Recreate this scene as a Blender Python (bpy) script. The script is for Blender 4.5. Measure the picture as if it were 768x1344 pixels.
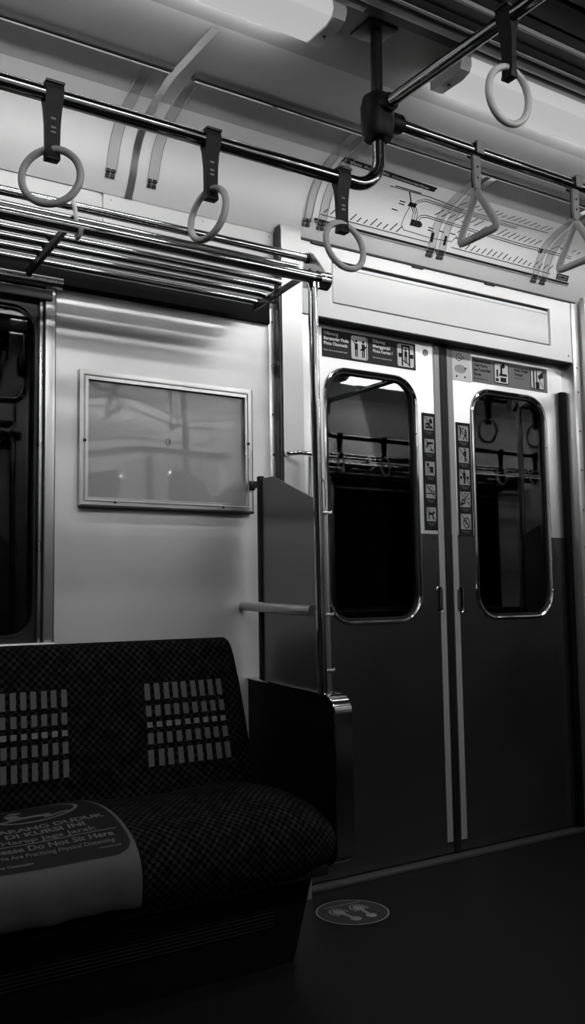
import bpy, bmesh, math, random
from mathutils import Vector, Matrix
random.seed(7)
PI = math.pi
for o in list(bpy.data.objects): bpy.data.objects.remove(o)
C = bpy.context.scene.collection
S = bpy.context.scene

# ------------------------------------------------------------------ camera
yaw, pit, rol, FPX = 0.5807, 0.0904, -0.0158, 1214.28
H0 = 0.9248
fw = Vector((math.sin(yaw)*math.cos(pit), math.cos(yaw)*math.cos(pit), math.sin(pit)))
rt = Vector((math.cos(yaw), -math.sin(yaw), 0))
upv = rt.cross(fw)
r2 = rt*math.cos(rol) + upv*math.sin(rol)
u2 = -rt*math.sin(rol) + upv*math.cos(rol)
cam = bpy.data.objects.new('camera', bpy.data.cameras.new('camera'))
C.objects.link(cam)
cam.matrix_world = Matrix(((r2.x, u2.x, -fw.x, 0), (r2.y, u2.y, -fw.y, 0), (r2.z, u2.z, -fw.z, H0), (0, 0, 0, 1)))
cam.data.sensor_fit = 'VERTICAL'
cam.data.sensor_height = 24
cam.data.lens = FPX/1344*24
cam.data.clip_start = 0.02
S.camera = cam
# ------------------------------------------------------------------ world, exposure, lamp strength
w = bpy.data.worlds.new('night'); S.world = w; w.use_nodes = True
w.node_tree.nodes['Background'].inputs[0].default_value = (0, 0, 0, 1)
w.node_tree.nodes['Background'].inputs[1].default_value = 0
S.view_settings.view_transform = 'Standard'
S.view_settings.look = 'None'
S.view_settings.exposure = 0.0
S.view_settings.gamma = 1
S.view_settings.use_curve_mapping = False
S.cycles.caustics_reflective = False; S.cycles.caustics_refractive = False
WALL_WASH = 60.0       # added glow strip behind each diffuser, out of view, that lights the wall
DIFF = 0.45       # diffusers of the row above the bench, dimmed to read as grey
DIFF_FAR = 17.0    # opposite row, boosted to light this side and glow in the doors

# ------------------------------------------------------------------ materials
M = {}
def mat(name, v, rough=.5, metal=0, spec=.5, coat=0, emis=None, noise=None, bump=None, brushed=None):
    m = bpy.data.materials.new(name); m.use_nodes = True
    nt = m.node_tree; b = nt.nodes['Principled BSDF']
    c = (v, v, v, 1)
    b.inputs['Base Color'].default_value = c
    b.inputs['Roughness'].default_value = rough
    b.inputs['Metallic'].default_value = metal
    b.inputs['Specular IOR Level'].default_value = spec
    if coat:
        b.inputs['Coat Weight'].default_value = coat
        b.inputs['Coat Roughness'].default_value = .03
    if emis:
        b.inputs['Emission Color'].default_value = (1, 1, 1, 1)
        b.inputs['Emission Strength'].default_value = emis
    tc = nt.nodes.new('ShaderNodeTexCoord')
    def nz(scale, stretch=(1, 1, 1), detail=4):
        mp = nt.nodes.new('ShaderNodeMapping'); mp.inputs['Scale'].default_value = stretch
        n = nt.nodes.new('ShaderNodeTexNoise'); n.inputs['Scale'].default_value = scale; n.inputs['Detail'].default_value = detail
        nt.links.new(tc.outputs['Object'], mp.inputs['Vector']); nt.links.new(mp.outputs[0], n.inputs['Vector'])
        return n
    if noise:
        sc, lo, hi = noise
        n = nz(sc); r = nt.nodes.new('ShaderNodeMapRange')
        r.inputs['From Min'].default_value = .3; r.inputs['From Max'].default_value = .7
        r.inputs['To Min'].default_value = v*lo; r.inputs['To Max'].default_value = v*hi
        nt.links.new(n.outputs[0], r.inputs[0]); nt.links.new(r.outputs[0], b.inputs['Base Color'])
    if brushed:
        sc, st, lo, hi = brushed
        n = nz(sc, st); r = nt.nodes.new('ShaderNodeMapRange')
        r.inputs['From Min'].default_value = .3; r.inputs['From Max'].default_value = .7
        r.inputs['To Min'].default_value = lo; r.inputs['To Max'].default_value = hi
        nt.links.new(n.outputs[0], r.inputs[0]); nt.links.new(r.outputs[0], b.inputs['Roughness'])
    if bump:
        sc, st, dist = bump
        n = nz(sc, st); bp = nt.nodes.new('ShaderNodeBump'); bp.inputs['Distance'].default_value = dist
        nt.links.new(n.outputs[0], bp.inputs['Height']); nt.links.new(bp.outputs[0], b.inputs['Normal'])
    M[name] = m
    return m
mat('wall_steel', .78, .36, .3, brushed=(9, (1, 1, .5), .33, .46), noise=(2.5, .93, 1.06))
mat('door_steel', .84, .33, .95, brushed=(4, (1, 1, .6), .31, .35))
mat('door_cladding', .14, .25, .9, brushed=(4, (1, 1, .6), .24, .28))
mat('cover_white', .78, .35, 0, noise=(3, .96, 1.03))
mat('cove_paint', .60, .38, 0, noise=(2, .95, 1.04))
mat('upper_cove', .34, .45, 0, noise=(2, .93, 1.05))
mat('ceiling_paint', .20, .5, 0, noise=(2, .9, 1.05))
mat('ceiling_dark', .03, .5)
mat('trim_light', .6, .35, .2)
mat('steel', .62, .3, 1, brushed=(8, (1, 1, 1), .26, .36))
mat('chrome', .70, .07, 1)
mat('rack_tube', .55, .12, 1)
mat('rail_metal', .38, .12, 1)
mat('grille', .02, .4, .3)
mat('dark_metal', .05, .3, .6)
mat('rubber', .006, .5, spec=.3)
mat('black_plastic', .006, .5, spec=.3)
mat('grip', .60, .35)
mat('grip_white', .62, .4)
mat('strap_grey', .38, .5)
mat('cover_steel', .46, .42, .8)
mat('post_steel', .66, .33, .9)
mat('band_chrome', .38, .12, 1)
mat('partition_steel', .30, .3, .85, brushed=(6, (1, 1, .2), .28, .4))
mat('board', .005, .4, 0, spec=.15, noise=(30, .7, 1.2))
mat('black', .003, .6, spec=.1)
mat('print_dark', .018, .6, spec=.25)
mat('print_grey', .18, .55, spec=.3)
mat('print_mid', .30, .5)
mat('print_white', .62, .5)
mat('print_ink', .006, .6, spec=.2)
mat('tape', .32, .55)
mat('poster', .36, .5, 0, coat=1.0)
M['poster'].node_tree.nodes['Principled BSDF'].inputs['Coat IOR'].default_value = 2.1
mat('map_paper', .60, .4)
mat('cloth_sheet', .065, .7, 0, bump=(7, (1, 1, 1), .006))
mat('cloth_print', .009, .7, spec=.2)
mat('cloth_ink', .11, .7)
mat('sticker', .036, .6, spec=.3, noise=(20, .9, 1.1))
mat('sticker_ink', .30, .6)
mat('sill_metal', .10, .4, .5)
mat('fabric_patch', .11, .85)
mat('fabric_patch_bright', .19, .85)
mat('diffuser', .15, .4, 0, emis=DIFF)
mat('diffuser_bright', .15, .4, 0, emis=DIFF_FAR)
mat('tube', .8, .4, 0, emis=WALL_WASH)  # glow of the added wall-wash strip
mat('lamp_cap', .55, .4)
mat('bolt', .3, .25, 1)

def floor_material():
    m = mat('floor_vinyl', .008, .45, 0, spec=.13, noise=(60, .6, 1.4)); return m
floor_material()
def fabric():
    m = bpy.data.materials.new('moquette'); m.use_nodes = True
    nt = m.node_tree; b = nt.nodes['Principled BSDF']
    b.inputs['Roughness'].default_value = .9; b.inputs['Specular IOR Level'].default_value = .08
    tc = nt.nodes.new('ShaderNodeTexCoord')
    ch = nt.nodes.new('ShaderNodeTexChecker'); ch.inputs['Scale'].default_value = 95
    ch.inputs['Color1'].default_value = (.0015, .0015, .0015, 1); ch.inputs['Color2'].default_value = (.018, .018, .018, 1)
    n = nt.nodes.new('ShaderNodeTexNoise'); n.inputs['Scale'].default_value = 400
    n2 = nt.nodes.new('ShaderNodeTexNoise'); n2.inputs['Scale'].default_value = 35
    mx = nt.nodes.new('ShaderNodeMix'); mx.data_type = 'RGBA'; mx.blend_type = 'MULTIPLY'; mx.inputs[0].default_value = .8
    mr = nt.nodes.new('ShaderNodeMapRange'); mr.inputs['From Min'].default_value = .38; mr.inputs['From Max'].default_value = .62; mr.inputs['To Min'].default_value = .35; mr.inputs['To Max'].default_value = 1.25
    nt.links.new(tc.outputs['UV'], ch.inputs['Vector'])
    nt.links.new(tc.outputs['Object'], n.inputs['Vector']); nt.links.new(tc.outputs['Object'], n2.inputs['Vector'])
    nt.links.new(n2.outputs[0], mr.inputs[0])
    nt.links.new(ch.outputs[0], mx.inputs[6]); nt.links.new(mr.outputs[0], mx.inputs[7])
    nt.links.new(mx.outputs[2], b.inputs['Base Color'])
    bp = nt.nodes.new('ShaderNodeBump'); bp.inputs['Distance'].default_value = .002
    nt.links.new(n.outputs[0], bp.inputs['Height']); nt.links.new(bp.outputs[0], b.inputs['Normal'])
    M['moquette'] = m
fabric()
def glass(name, tint, refl_ior=1.5):
    m = bpy.data.materials.new(name); m.use_nodes = True
    nt = m.node_tree; nt.nodes.remove(nt.nodes['Principled BSDF'])
    out = nt.nodes['Material Output']
    fr = nt.nodes.new('ShaderNodeFresnel'); fr.inputs[0].default_value = refl_ior
    t = nt.nodes.new('ShaderNodeBsdfTransparent'); t.inputs[0].default_value = (tint, tint, tint, 1)
    g = nt.nodes.new('ShaderNodeBsdfGlossy'); g.inputs['Roughness'].default_value = .015
    g.inputs[0].default_value = (1, 1, 1, 1)
    mx = nt.nodes.new('ShaderNodeMixShader')
    nt.links.new(fr.outputs[0], mx.inputs[0]); nt.links.new(t.outputs[0], mx.inputs[1]); nt.links.new(g.outputs[0], mx.inputs[2])
    nt.links.new(mx.outputs[0], out.inputs[0])
    M[name] = m
glass('window_glass', .55, 1.58)
glass('side_window_glass', .5, 1.38)
glass('clear_plastic', .82, 1.12)

# ------------------------------------------------------------------ mesh helpers
XC, YC = 2.336, 1.07           # centre of the doorway / of the carriage
MIR = [False]                  # build mirrored about the doorway centre
WL = {}                        # world location of every object that can be a parent
class MB:
    def __init__(s): s.v = []; s.f = []; s.mi = []; s.uv = []
    def add(s, vs, fs, mi=0, uvs=None):
        n = len(s.v); s.v += [tuple(p) for p in vs]; s.uv += (uvs if uvs else [None]*len(vs))
        s.f += [tuple(i+n for i in f) for f in fs]; s.mi += [mi]*len(fs); return s
    def box(s, x0, x1, y0, y1, z0, z1, bev=0, mi=0, seg=2):
        x0, x1 = sorted((x0, x1)); y0, y1 = sorted((y0, y1)); z0, z1 = sorted((z0, z1))
        bm = bmesh.new(); bmesh.ops.create_cube(bm, size=1)
        for v in bm.verts: v.co = Vector((x0+(v.co.x+.5)*(x1-x0), y0+(v.co.y+.5)*(y1-y0), z0+(v.co.z+.5)*(z1-z0)))
        if bev: bmesh.ops.bevel(bm, geom=bm.edges[:], offset=bev, segments=seg, affect='EDGES', profile=.6)
        return s.bm(bm, mi)
    def bm(s, bm, mi=0, mtx=None):
        if mtx: bm.transform(mtx)
        bm.verts.index_update()
        s.add([v.co[:] for v in bm.verts], [[v.index for v in f.verts] for f in bm.faces], mi); bm.free(); return s
    def tube(s, pts, r, n=16, mi=0, cap=True, closed=False, flat=1.0):
        P = [Vector(p) for p in pts]; N = len(P); rs = r if isinstance(r, (list, tuple)) else [r]*N
        vs = []; ref = None
        for i, p in enumerate(P):
            if closed: t = (P[(i+1) % N]-P[i-1])
            else: t = (P[min(i+1, N-1)]-P[max(i-1, 0)])
            t.normalize()
            if ref is None:
                a = Vector((0, 0, 1)) if abs(t.z) < .9 else Vector((1, 0, 0)); ref = (a-t*a.dot(t)).normalized()
            else: ref = (ref-t*ref.dot(t)).normalized()
            b = t.cross(ref)
            for k in range(n):
                a = 2*PI*k/n; vs.append(p+ref*math.cos(a)*rs[i]+b*math.sin(a)*rs[i]*flat)
        fs = []
        for i in range(N if closed else N-1):
            j = (i+1) % N
            for k in range(n): fs.append((i*n+k, i*n+(k+1) % n, j*n+(k+1) % n, j*n+k))
        if cap and not closed: fs += [tuple(range(n))[::-1], tuple((N-1)*n+k for k in range(n))]
        return s.add(vs, fs, mi)
    def prism(s, poly, axis, a, b, mi=0):
        """poly: 2-D outline; axis 'x': (y,z), 'y': (x,z), 'z': (x,y)"""
        def P(p, t): return {'x': (t, p[0], p[1]), 'y': (p[0], t, p[1]), 'z': (p[0], p[1], t)}[axis]
        n = len(poly); vs = [P(p, a) for p in poly]+[P(p, b) for p in poly]
        fs = [tuple(range(n))[::-1], tuple(range(n, 2*n))]+[(i, (i+1) % n, n+(i+1) % n, n+i) for i in range(n)]
        return s.add(vs, fs, mi)
    def grid(s, rows, mi=0, uvs=None):
        nr, nc = len(rows), len(rows[0]); vs = [p for r in rows for p in r]
        u = [q for r in uvs for q in r] if uvs else None
        return s.add(vs, [(i*nc+j, i*nc+j+1, (i+1)*nc+j+1, (i+1)*nc+j) for i in range(nr-1) for j in range(nc-1)], mi, u)
    def disc(s, c, r, axis, d, n=24, mi=0):
        """short cylinder starting at c going d along the axis"""
        cx, cy, cz = c; k = {'x': 0, 'y': 1, 'z': 2}[axis]; vs = []
        for t in (0, d):
            for i in range(n):
                a = 2*PI*i/n; q = [math.cos(a)*r, math.sin(a)*r]; q.insert(k, t); vs.append((cx+q[0], cy+q[1], cz+q[2]))
        return s.add(vs, [tuple(range(n))[::-1], tuple(range(n, 2*n))]+[(i, (i+1) % n, n+(i+1) % n, n+i) for i in range(n)], mi)
    def build_each(s, name, mats, parent):
        """every loose piece becomes a mesh of its own"""
        p = list(range(len(s.v)))
        def find(a):
            while p[a] != a: p[a] = p[p[a]]; a = p[a]
            return a
        for f in s.f:
            for q in f[1:]: p[find(q)] = find(f[0])
        g = {}
        for f, mi in zip(s.f, s.mi): g.setdefault(find(f[0]), []).append((f, mi))
        for fl in g.values():
            ids = sorted({i for f, _ in fl for i in f}); ix = {a: b for b, a in enumerate(ids)}
            m = MB(); m.v = [s.v[i] for i in ids]; m.uv = [None]*len(ids); m.f = [tuple(ix[i] for i in f) for f, _ in fl]; m.mi = [k for _, k in fl]
            m.build(name, mats, parent)
    def build(s, name, mats, parent=None, loc=None, smooth=40, fix=True):
        if not isinstance(mats, (list, tuple)): mats = [mats]
        base = WL[parent.name] if parent else Vector(loc or (0, 0, 0))
        if not parent and MIR[0] and loc: base = Vector((2*XC-base.x, base.y, base.z))
        vs = [Vector(p) for p in s.v]
        if MIR[0]: vs = [Vector((2*XC-p.x, p.y, p.z)) for p in vs]
        me = bpy.data.meshes.new(name)
        me.from_pydata([p-base for p in vs], [], [f[::-1] for f in s.f] if MIR[0] else s.f)
        for m_ in mats: me.materials.append(M[m_])
        for p, k in zip(me.polygons, s.mi): p.material_index = k; p.use_smooth = True
        if any(s.uv):
            ul = me.uv_layers.new(name='UVMap')
            for l in me.loops:
                q = s.uv[l.vertex_index]
                if q: ul.data[l.index].uv = q
        if fix:
            b = bmesh.new(); b.from_mesh(me); bmesh.ops.recalc_face_normals(b, faces=b.faces[:]); b.to_mesh(me); b.free()
        me.set_sharp_from_angle(angle=math.radians(smooth))
        o = bpy.data.objects.new(name, me); C.objects.link(o)
        if parent: o.parent = parent
        else: o.location = base
        WL[o.name] = base
        return o
def thing(name, label, cat, loc, group=None):
    if MIR[0]: loc = (2*XC-loc[0], loc[1], loc[2])
    o = bpy.data.objects.new(name, None); o.empty_display_size = .05; C.objects.link(o); o.location = loc
    WL[o.name] = Vector(loc); return tag(o, label, cat, group)
def tag(o, label=None, cat=None, group=None, kind=None):
    for k, v in (('label', label), ('category', cat), ('group', group), ('kind', kind)):
        if v: o[k] = v
    return o
def copy_tree(o, parent=None):
    kids = [c for c in bpy.data.objects if c.parent == o]
    c = o.copy(); C.objects.link(c)
    if parent: c.parent = parent
    for k in kids: copy_tree(k, c)
    return c
def opposite(o, label=None, group=None, name=None, dx=0):
    """half-turn copy about the carriage centre: the far side that the windows mirror"""
    c = copy_tree(o); l = o.location
    c.location = (2*XC-l.x+dx, 2*YC-l.y, l.z); c.rotation_euler = (0, 0, o.rotation_euler.z+PI)
    if label: c['label'] = label
    if group: c['group'] = group
    if name: c.name = name
    return c
def struct(o, name=None): o['kind'] = 'structure'; return o

def text2d(txt, align='LEFT', bold=0):
    cu = bpy.data.curves.new('t', 'FONT'); cu.body = txt; cu.align_x = align; cu.size = 1; cu.resolution_u = 3; cu.offset = bold
    ob = bpy.data.objects.new('t', cu); me = ob.to_mesh()
    vs = [(v.co.x, v.co.y) for v in me.vertices]; fs = [tuple(p.vertices) for p in me.polygons]
    ob.to_mesh_clear(); bpy.data.objects.remove(ob); bpy.data.curves.remove(cu)
    return vs, fs
def put_text(mb, txt, x, z, width, height, fn, align='LEFT', mi=0, bold=.02):
    """writes txt with its left (or centre) at x and baseline z, given width and capital height; fn maps (x,z) to 3-D"""
    vs, fs = text2d(txt, 'LEFT', bold)
    if not vs: return
    x0 = min(v[0] for v in vs); x1 = max(v[0] for v in vs); k = width/(x1-x0)
    kz = height/.70
    off = {'LEFT': 0, 'CENTER': -width/2, 'RIGHT': -width}[align]
    mb.add([fn(x+off+(v[0]-x0)*k, z+v[1]*kz) for v in vs], fs, mi)

def rrect(x0, x1, z0, z1, r, n=8):
    out = []
    for cx, cz, a0 in ((x1-r, z1-r, 0), (x0+r, z1-r, 90), (x0+r, z0+r, 180), (x1-r, z0+r, 270)):
        for i in range(n+1):
            a = math.radians(a0+90*i/n); out.append((cx+r*math.cos(a), cz+r*math.sin(a)))
    return out
def rect_match(x0, x1, z0, z1, n=8):
    """outer rectangle with the same vertex count as rrect, corner at the middle of each arc"""
    out = []
    for k, (cx, cz) in enumerate(((x1, z1), (x0, z1), (x0, z0), (x1, z0))):
        pass
    return out
def plate_hole(mb, ox0, ox1, oz0, oz1, inner, n, yf, yb, mi=0):
    """plate in the XZ plane between yf and yb with a rounded hole (inner from rrect, n per arc)"""
    outer = []; m = n+1
    corners = [(ox1, oz1), (ox0, oz1), (ox0, oz0), (ox1, oz0)]
    for c in range(4):
        arc = inner[c*m:(c+1)*m]; cx, cz = corners[c]
        for i, (x, z) in enumerate(arc):
            first = i < n/2; mid = i == n//2
            if mid: outer.append((cx, cz))
            elif c in (0, 2): outer.append((cx, z) if first else (x, cz))
            else: outer.append((x, cz) if first else (cx, z))
    N = len(inner); vs = []
    for y in (yf, yb):
        vs += [(p[0], y, p[1]) for p in outer]+[(p[0], y, p[1]) for p in inner]
    fs = []
    for i in range(N):
        j = (i+1) % N
        fs += [(i, j, N+j, N+i), (2*N+i, 3*N+i, 3*N+j, 2*N+j), (i, 2*N+i, 2*N+j, j), (N+i, N+j, 3*N+j, 3*N+i)]
    mb.add(vs, fs, mi)

# ------------------------------------------------------------------ section of the carriage
W, D = 2.466, 2.5165
XL, XR = -2.1, 2*XC+2.1
CZ = 2.33
COVE = [(2.458, 2.098), (2.440, 2.125), (2.42, 2.16), (2.39, 2.235), (2.34, 2.28), (2.25, 2.312), (2.17, CZ), (2.09, CZ), (1.9, CZ)]
def arcs(P):
    L = [0]
    for a, b in zip(P, P[1:]): L.append(L[-1]+math.hypot(b[0]-a[0], b[1]-a[1]))
    return L
def on_profile(P, L, s, off):
    """point at arc length s, lifted off along the side that faces the cabin"""
    s = max(0, s); i = 0
    while i < len(L)-2 and s > L[i+1]: i += 1
    t = (s-L[i])/(L[i+1]-L[i]); a, b = P[i], P[i+1]
    y = a[0]+(b[0]-a[0])*t; z = a[1]+(b[1]-a[1])*t
    dy, dz = (b[0]-a[0]), (b[1]-a[1]); n = math.hypot(dy, dz)
    return y-dz/n*off, z+dy/n*off
# smooth the cove
def chaikin(P, k=2):
    for _ in range(k):
        Q = [P[0]]
        for a, b in zip(P, P[1:]): Q += [(a[0]*.75+b[0]*.25, a[1]*.75+b[1]*.25), (a[0]*.25+b[0]*.75, a[1]*.25+b[1]*.75)]
        P = Q+[P[-1]]
    return P
COVE = COVE[:2]+chaikin(COVE[1:])[1:]
CL = arcs(COVE)
def cove(x, s, off=.002):
    y, z = on_profile(COVE, CL, s-.0074, off); return (x, y, z)

# ------------------------------------------------------------------ the setting
struct(MB().box(XL, XR, -.36, 2.62, -.05, 0).build('floor', 'floor_vinyl'))
def side_shell(side):
    f = (lambda y: y) if side == 'back' else (lambda y: 2*YC-y)
    g = (lambda x: x) if side == 'back' else (lambda x: 2*XC-x)
    m = MB()
    def b(x0, x1, z0, z1, y0=2.47, y1=2.6): m.box(g(x0), g(x1), f(y0), f(y1), z0, z1)
    b(XL, -.88, 0, 2.2); b(-.88, .80, 0, .80); b(-.88, .80, 1.80, 2.2); b(.80, 1.63, 0, 2.2)
    b(1.63, 3.04, 1.92, 2.2, 2.512)
    b(3.04, 3.87, 0, 2.2); b(3.87, 5.55, 0, .8); b(3.87, 5.55, 1.8, 2.2); b(5.55, XR, 0, 2.2)
    struct(m.build('wall_'+side, 'wall_steel'))
    # cove between wall and ceiling
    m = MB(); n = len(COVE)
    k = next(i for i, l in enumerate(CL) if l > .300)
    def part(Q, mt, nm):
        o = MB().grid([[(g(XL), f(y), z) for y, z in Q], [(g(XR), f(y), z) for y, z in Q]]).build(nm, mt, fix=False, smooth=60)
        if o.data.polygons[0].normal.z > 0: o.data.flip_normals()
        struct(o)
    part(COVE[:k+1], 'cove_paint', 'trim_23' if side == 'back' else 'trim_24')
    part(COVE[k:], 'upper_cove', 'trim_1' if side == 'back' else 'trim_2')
side_shell('back'); side_shell('front')
struct(MB().box(XL, XR, -.36, 2.62, 2.345, 2.40).box(XL, XR, 1.47, 1.9, CZ, 2.345).box(XL, XR, .24, .67, CZ, 2.345).build('ceiling', 'ceiling_paint'))
struct(MB().box(XL-.06, XL, -.36, 2.62, 0, 2.4).build('wall_left', 'ceiling_dark'))
struct(MB().box(XR, XR+.06, -.36, 2.62, 0, 2.4).build('wall_right', 'ceiling_dark'))
# ceiling trunking: light and dark strips between the lamps and the dark centre line
def ceiling_strips(side, n):
    f = (lambda y: y) if side == 'back' else (lambda y: 2*YC-y)
    o = MB().box(XL, XR, f(1.602), f(1.626), CZ-.012, CZ, .002).box(XL, XR, f(1.572), f(1.580), CZ-.016, CZ, .001).box(XL, XR, f(1.497), f(1.506), CZ-.014, CZ-.002, .003).build('trim_%d' % n, 'trim_light'); struct(o)
    o = MB().box(XL, XR, f(1.580), f(1.602), CZ-.006, CZ).box(XL, XR, f(1.506), f(1.572), CZ-.008, CZ, .001).build('trim_%d' % (n+1), 'ceiling_paint'); struct(o)
    o = MB().box(XL, XR, f(1.626), f(1.665), CZ-.003, CZ).box(XL, XR, f(1.545), f(1.572), CZ-.012, CZ-.006).build('trim_%d' % (n+2), 'ceiling_dark'); struct(o)
ceiling_strips('back', 3); ceiling_strips('front', 6)
m = MB()
for k in range(9): m.box(XL, XR, .70+k*.086, .77+k*.086, CZ-.004, CZ+.012, .003)
struct(m.build('trim_9', 'ceiling_dark'))
# wall seams and black band painting the recess shade under the rack, both ends of the doorway
def wall_trims(n):
    o = MB().box(-1.1, 1.532, 2.448, 2.47, 1.790, 1.868, .002).box(1.556, 1.563, 2.462, 2.47, .2, 1.84).build('trim_%d' % n, 'black'); struct(o); a = o
    o = MB().box(.799, .803, 2.447, 2.47, .812, 1.79).box(.8305, .8335, 2.45, 2.47, .3, 1.79).build('trim_%d' % (n+20), 'rubber'); struct(o)
    o = MB().box(.803, .8305, 2.445, 2.47, .80, 1.80, .003).box(1.532, 1.556, 2.458, 2.47, .3, 1.845, .001).box(1.641, 1.688, 2.458, 2.60, .25, 2.095, .003).build('trim_%d' % (n+1), 'post_steel'); struct(o)
    m = MB()
    for z in (1.80, 1.66, 1.50, 1.37): m.disc((1.544, 2.458, z), .004, 'y', -.003, 12)
    struct(m.build('trim_%d' % (n+2), 'bolt'))
    return a, o
tA = wall_trims(10)
MIR[0] = True; tB = wall_trims(13); MIR[0] = False
for k, o in enumerate(tA+tB): opposite(o, name='trim_%d' % (16+k))

# doorway column: protruding metal post cover left of the doors
def door_column(label):
    t = thing('door_post_cover', label, 'post', (1.585, 2.47, 0))
    MB().prism([(2.47, 0), (2.47, 2.125), (2.44, 2.125), (2.428, 2.118), (2.424, 2.10), (2.424, 0)], 'x', 1.563, 1.640).build('cover_plate', 'cover_steel', t)
    MB().box(1.556, 1.566, 2.43, 2.47, 0, 2.115, .003).build('edge_strip', 'dark_metal', t)
    return t
cA = door_column('tall brushed steel post cover between wall panel and doors')
MIR[0] = True; cB = door_column('steel post cover beyond the right hand door leaf'); MIR[0] = False
opposite(cA, 'steel post cover right of the doors on the opposite side'); opposite(cB, 'steel post cover left of the doors on the opposite side')
def door_frame_plate(label):
    t = thing('door_frame_plate', label, 'frame', (3.0, 2.47, 0))
    MB().box(2.985, 3.022, 2.452, 2.56, 0, 2.105, .003).build('plate', 'post_steel', t)
    MB().box(2.957, 2.985, 2.494, 2.515, .012, 1.735, .003).build('gap_shade_strip', 'black', t)  # black strip paints the darkness of the door pocket gap
    MB().box(3.022, 3.029, 2.458, 2.50, 0, 2.11).build('rubber_seal', 'rubber', t)
    m = MB()
    for z in (1.83, 1.73, 1.57, 1.41, 1.25, 1.1, .8, .5): m.disc((3.005, 2.452, z), .004, 'y', -.003, 12)
    m.build_each('rivet', 'bolt', t)
    return t
door_frame_plate('riveted steel frame plate at the right edge of the doorway')

# header above the doors
def header():
    t = thing('door_header_cover', 'white cover panel above the sliding doors with framed recessed plate', 'panel', (XC, 2.47, 1.85))
    m = MB(); plate_hole(m, 1.640, 2.983, 1.85, 2.098, rrect(1.786, 2.860, 1.902, 2.054, .004, 2), 2, 2.456, 2.475)
    m.build('cover', 'cover_white', t)
    MB().box(1.64, 2.983, 2.456, 2.51, 1.846, 1.8505).box(1.78, 2.87, 2.468, 2.476, 1.896, 2.06).build('shadow_gap', 'rubber', t)  # black colour stands for shade under the header and around the plate
    MB().box(1.792, 2.852, 2.460, 2.472, 1.909, 2.043, .002).build('recessed_plate', 'cover_white', t)
    MB().box(1.80, 2.845, 2.457, 2.46, 2.030, 2.036, .001).build('plate_lip', 'trim_light', t)
    MB().box(1.64, 3.01, 2.450, 2.462, 2.098, 2.104).box(1.70, 1.76, 2.448, 2.456, 2.092, 2.097).box(2.14, 2.19, 2.448, 2.456, 2.092, 2.097).box(2.50, 2.55, 2.448, 2.456, 2.092, 2.097).build('hinge_gap', 'rubber', t)
    m = MB()
    for x in (1.70, 2.96): m.disc((x, 2.456, 1.875), .004, 'y', -.003, 12)
    m.build_each('screw', 'bolt', t)
    return t
h = header(); opposite(h, 'white cover panel above the doors on the opposite side')

# ------------------------------------------------------------------ sliding doors
def shape(mb, pts, ox, oz, sx, sz, y, mi=0):
    n = len(pts); mb.add([(ox+p[0]*sx, y, oz+p[1]*sz) for p in pts], [tuple(range(n))], mi)
def circ(cx, cy, r, n=14, ry=None): return [(cx+r*math.cos(2*PI*i/n), cy+(ry or r)*math.sin(2*PI*i/n)) for i in range(n)]
def bar(x0, y0, x1, y1, w):
    dx, dy = x1-x0, y1-y0; l = math.hypot(dx, dy); a, b = -dy/l*w/2, dx/l*w/2
    return [(x0+a, y0+b), (x1+a, y1+b), (x1-a, y1-b), (x0-a, y0-b)]
def R(a, b, c, d): return [(a, b), (c, b), (c, d), (a, d)]
PICT = {   # unit-square pictogram shapes
 'camera': [R(.12, .12, .48, .52), bar(.05, .95, .95, .05, .07), circ(.68, .70, .15), R(.56, .50, .86, .72), R(.50, .12, .88, .30), bar(.55, .5, .5, .3, .1)],
 'weapon': [R(.2, .62, .88, .78), bar(.32, .65, .2, .35, .16), bar(.05, .95, .95, .08, .06), bar(.55, .22, .85, .15, .1)],
 'vendor': [circ(.28, .80, .12), R(.14, .72, .42, .78), R(.48, .2, .85, .6), bar(.22, .7, .22, .1, .04), bar(.36, .7, .36, .1, .04), bar(.05, .95, .95, .05, .05), R(.45, .58, .9, .63)],
 'lying': [R(.02, .30, .98, .38), bar(.05, .95, .95, .08, .08), bar(.45, .85, .40, .60, .05), bar(.45, .87, .62, .85, .05), bar(.62, .85, .68, .70, .05), bar(.40, .60, .82, .50, .05), circ(.86, .47, .07)],
 'dog': [R(.18, .45, .70, .62), R(.18, .15, .28, .5), R(.62, .15, .72, .5), [(.62, .6), (.72, .78), (.92, .60), (.72, .52)], bar(.2, .6, .1, .75, .05), bar(.05, .95, .95, .05, .06)],
 'fight': [circ(.22, .80, .09), circ(.48, .80, .07), circ(.72, .72, .08), R(.15, .40, .30, .72), bar(.2, .4, .12, .15, .06), bar(.75, .65, .72, .35, .2), bar(.7, .35, .45, .1, .08), bar(.72, .35, .85, .1, .08), bar(.05, .95, .95, .05, .06)],
 'litter': [circ(.60, .90, .08), R(.50, .42, .74, .80), R(.55, .06, .68, .45), bar(.05, .95, .95, .05, .06), circ(.15, .25, .04), circ(.28, .38, .035), bar(.5, .7, .35, .5, .06)],
 'goods': [circ(.45, .92, .08), R(.33, .45, .60, .82), R(.38, .08, .55, .5), R(.05, .38, .25, .58), R(.68, .38, .92, .58), bar(.05, .95, .95, .05, .06)],
 'music': [circ(.30, .35, .19), circ(.12, .18, .12), bar(.3, .35, .85, .92, .07), R(.70, .52, .92, .58), bar(.05, .95, .95, .05, .05), bar(.4, .9, .6, .85, .08), circ(.85, .3, .06), circ(.5, .7, .04)],
 'bicycle': [bar(.05, .95, .95, .05, .05)]+[bar(.55+.30*math.cos(a), .42+.34*math.sin(a), .55+.30*math.cos(a+.42), .42+.34*math.sin(a+.42), .07) for a in [k*.4 for k in range(16)]]+[bar(.35, .6, .75, .25, .1), bar(.4, .3, .6, .75, .05)],
}
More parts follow.
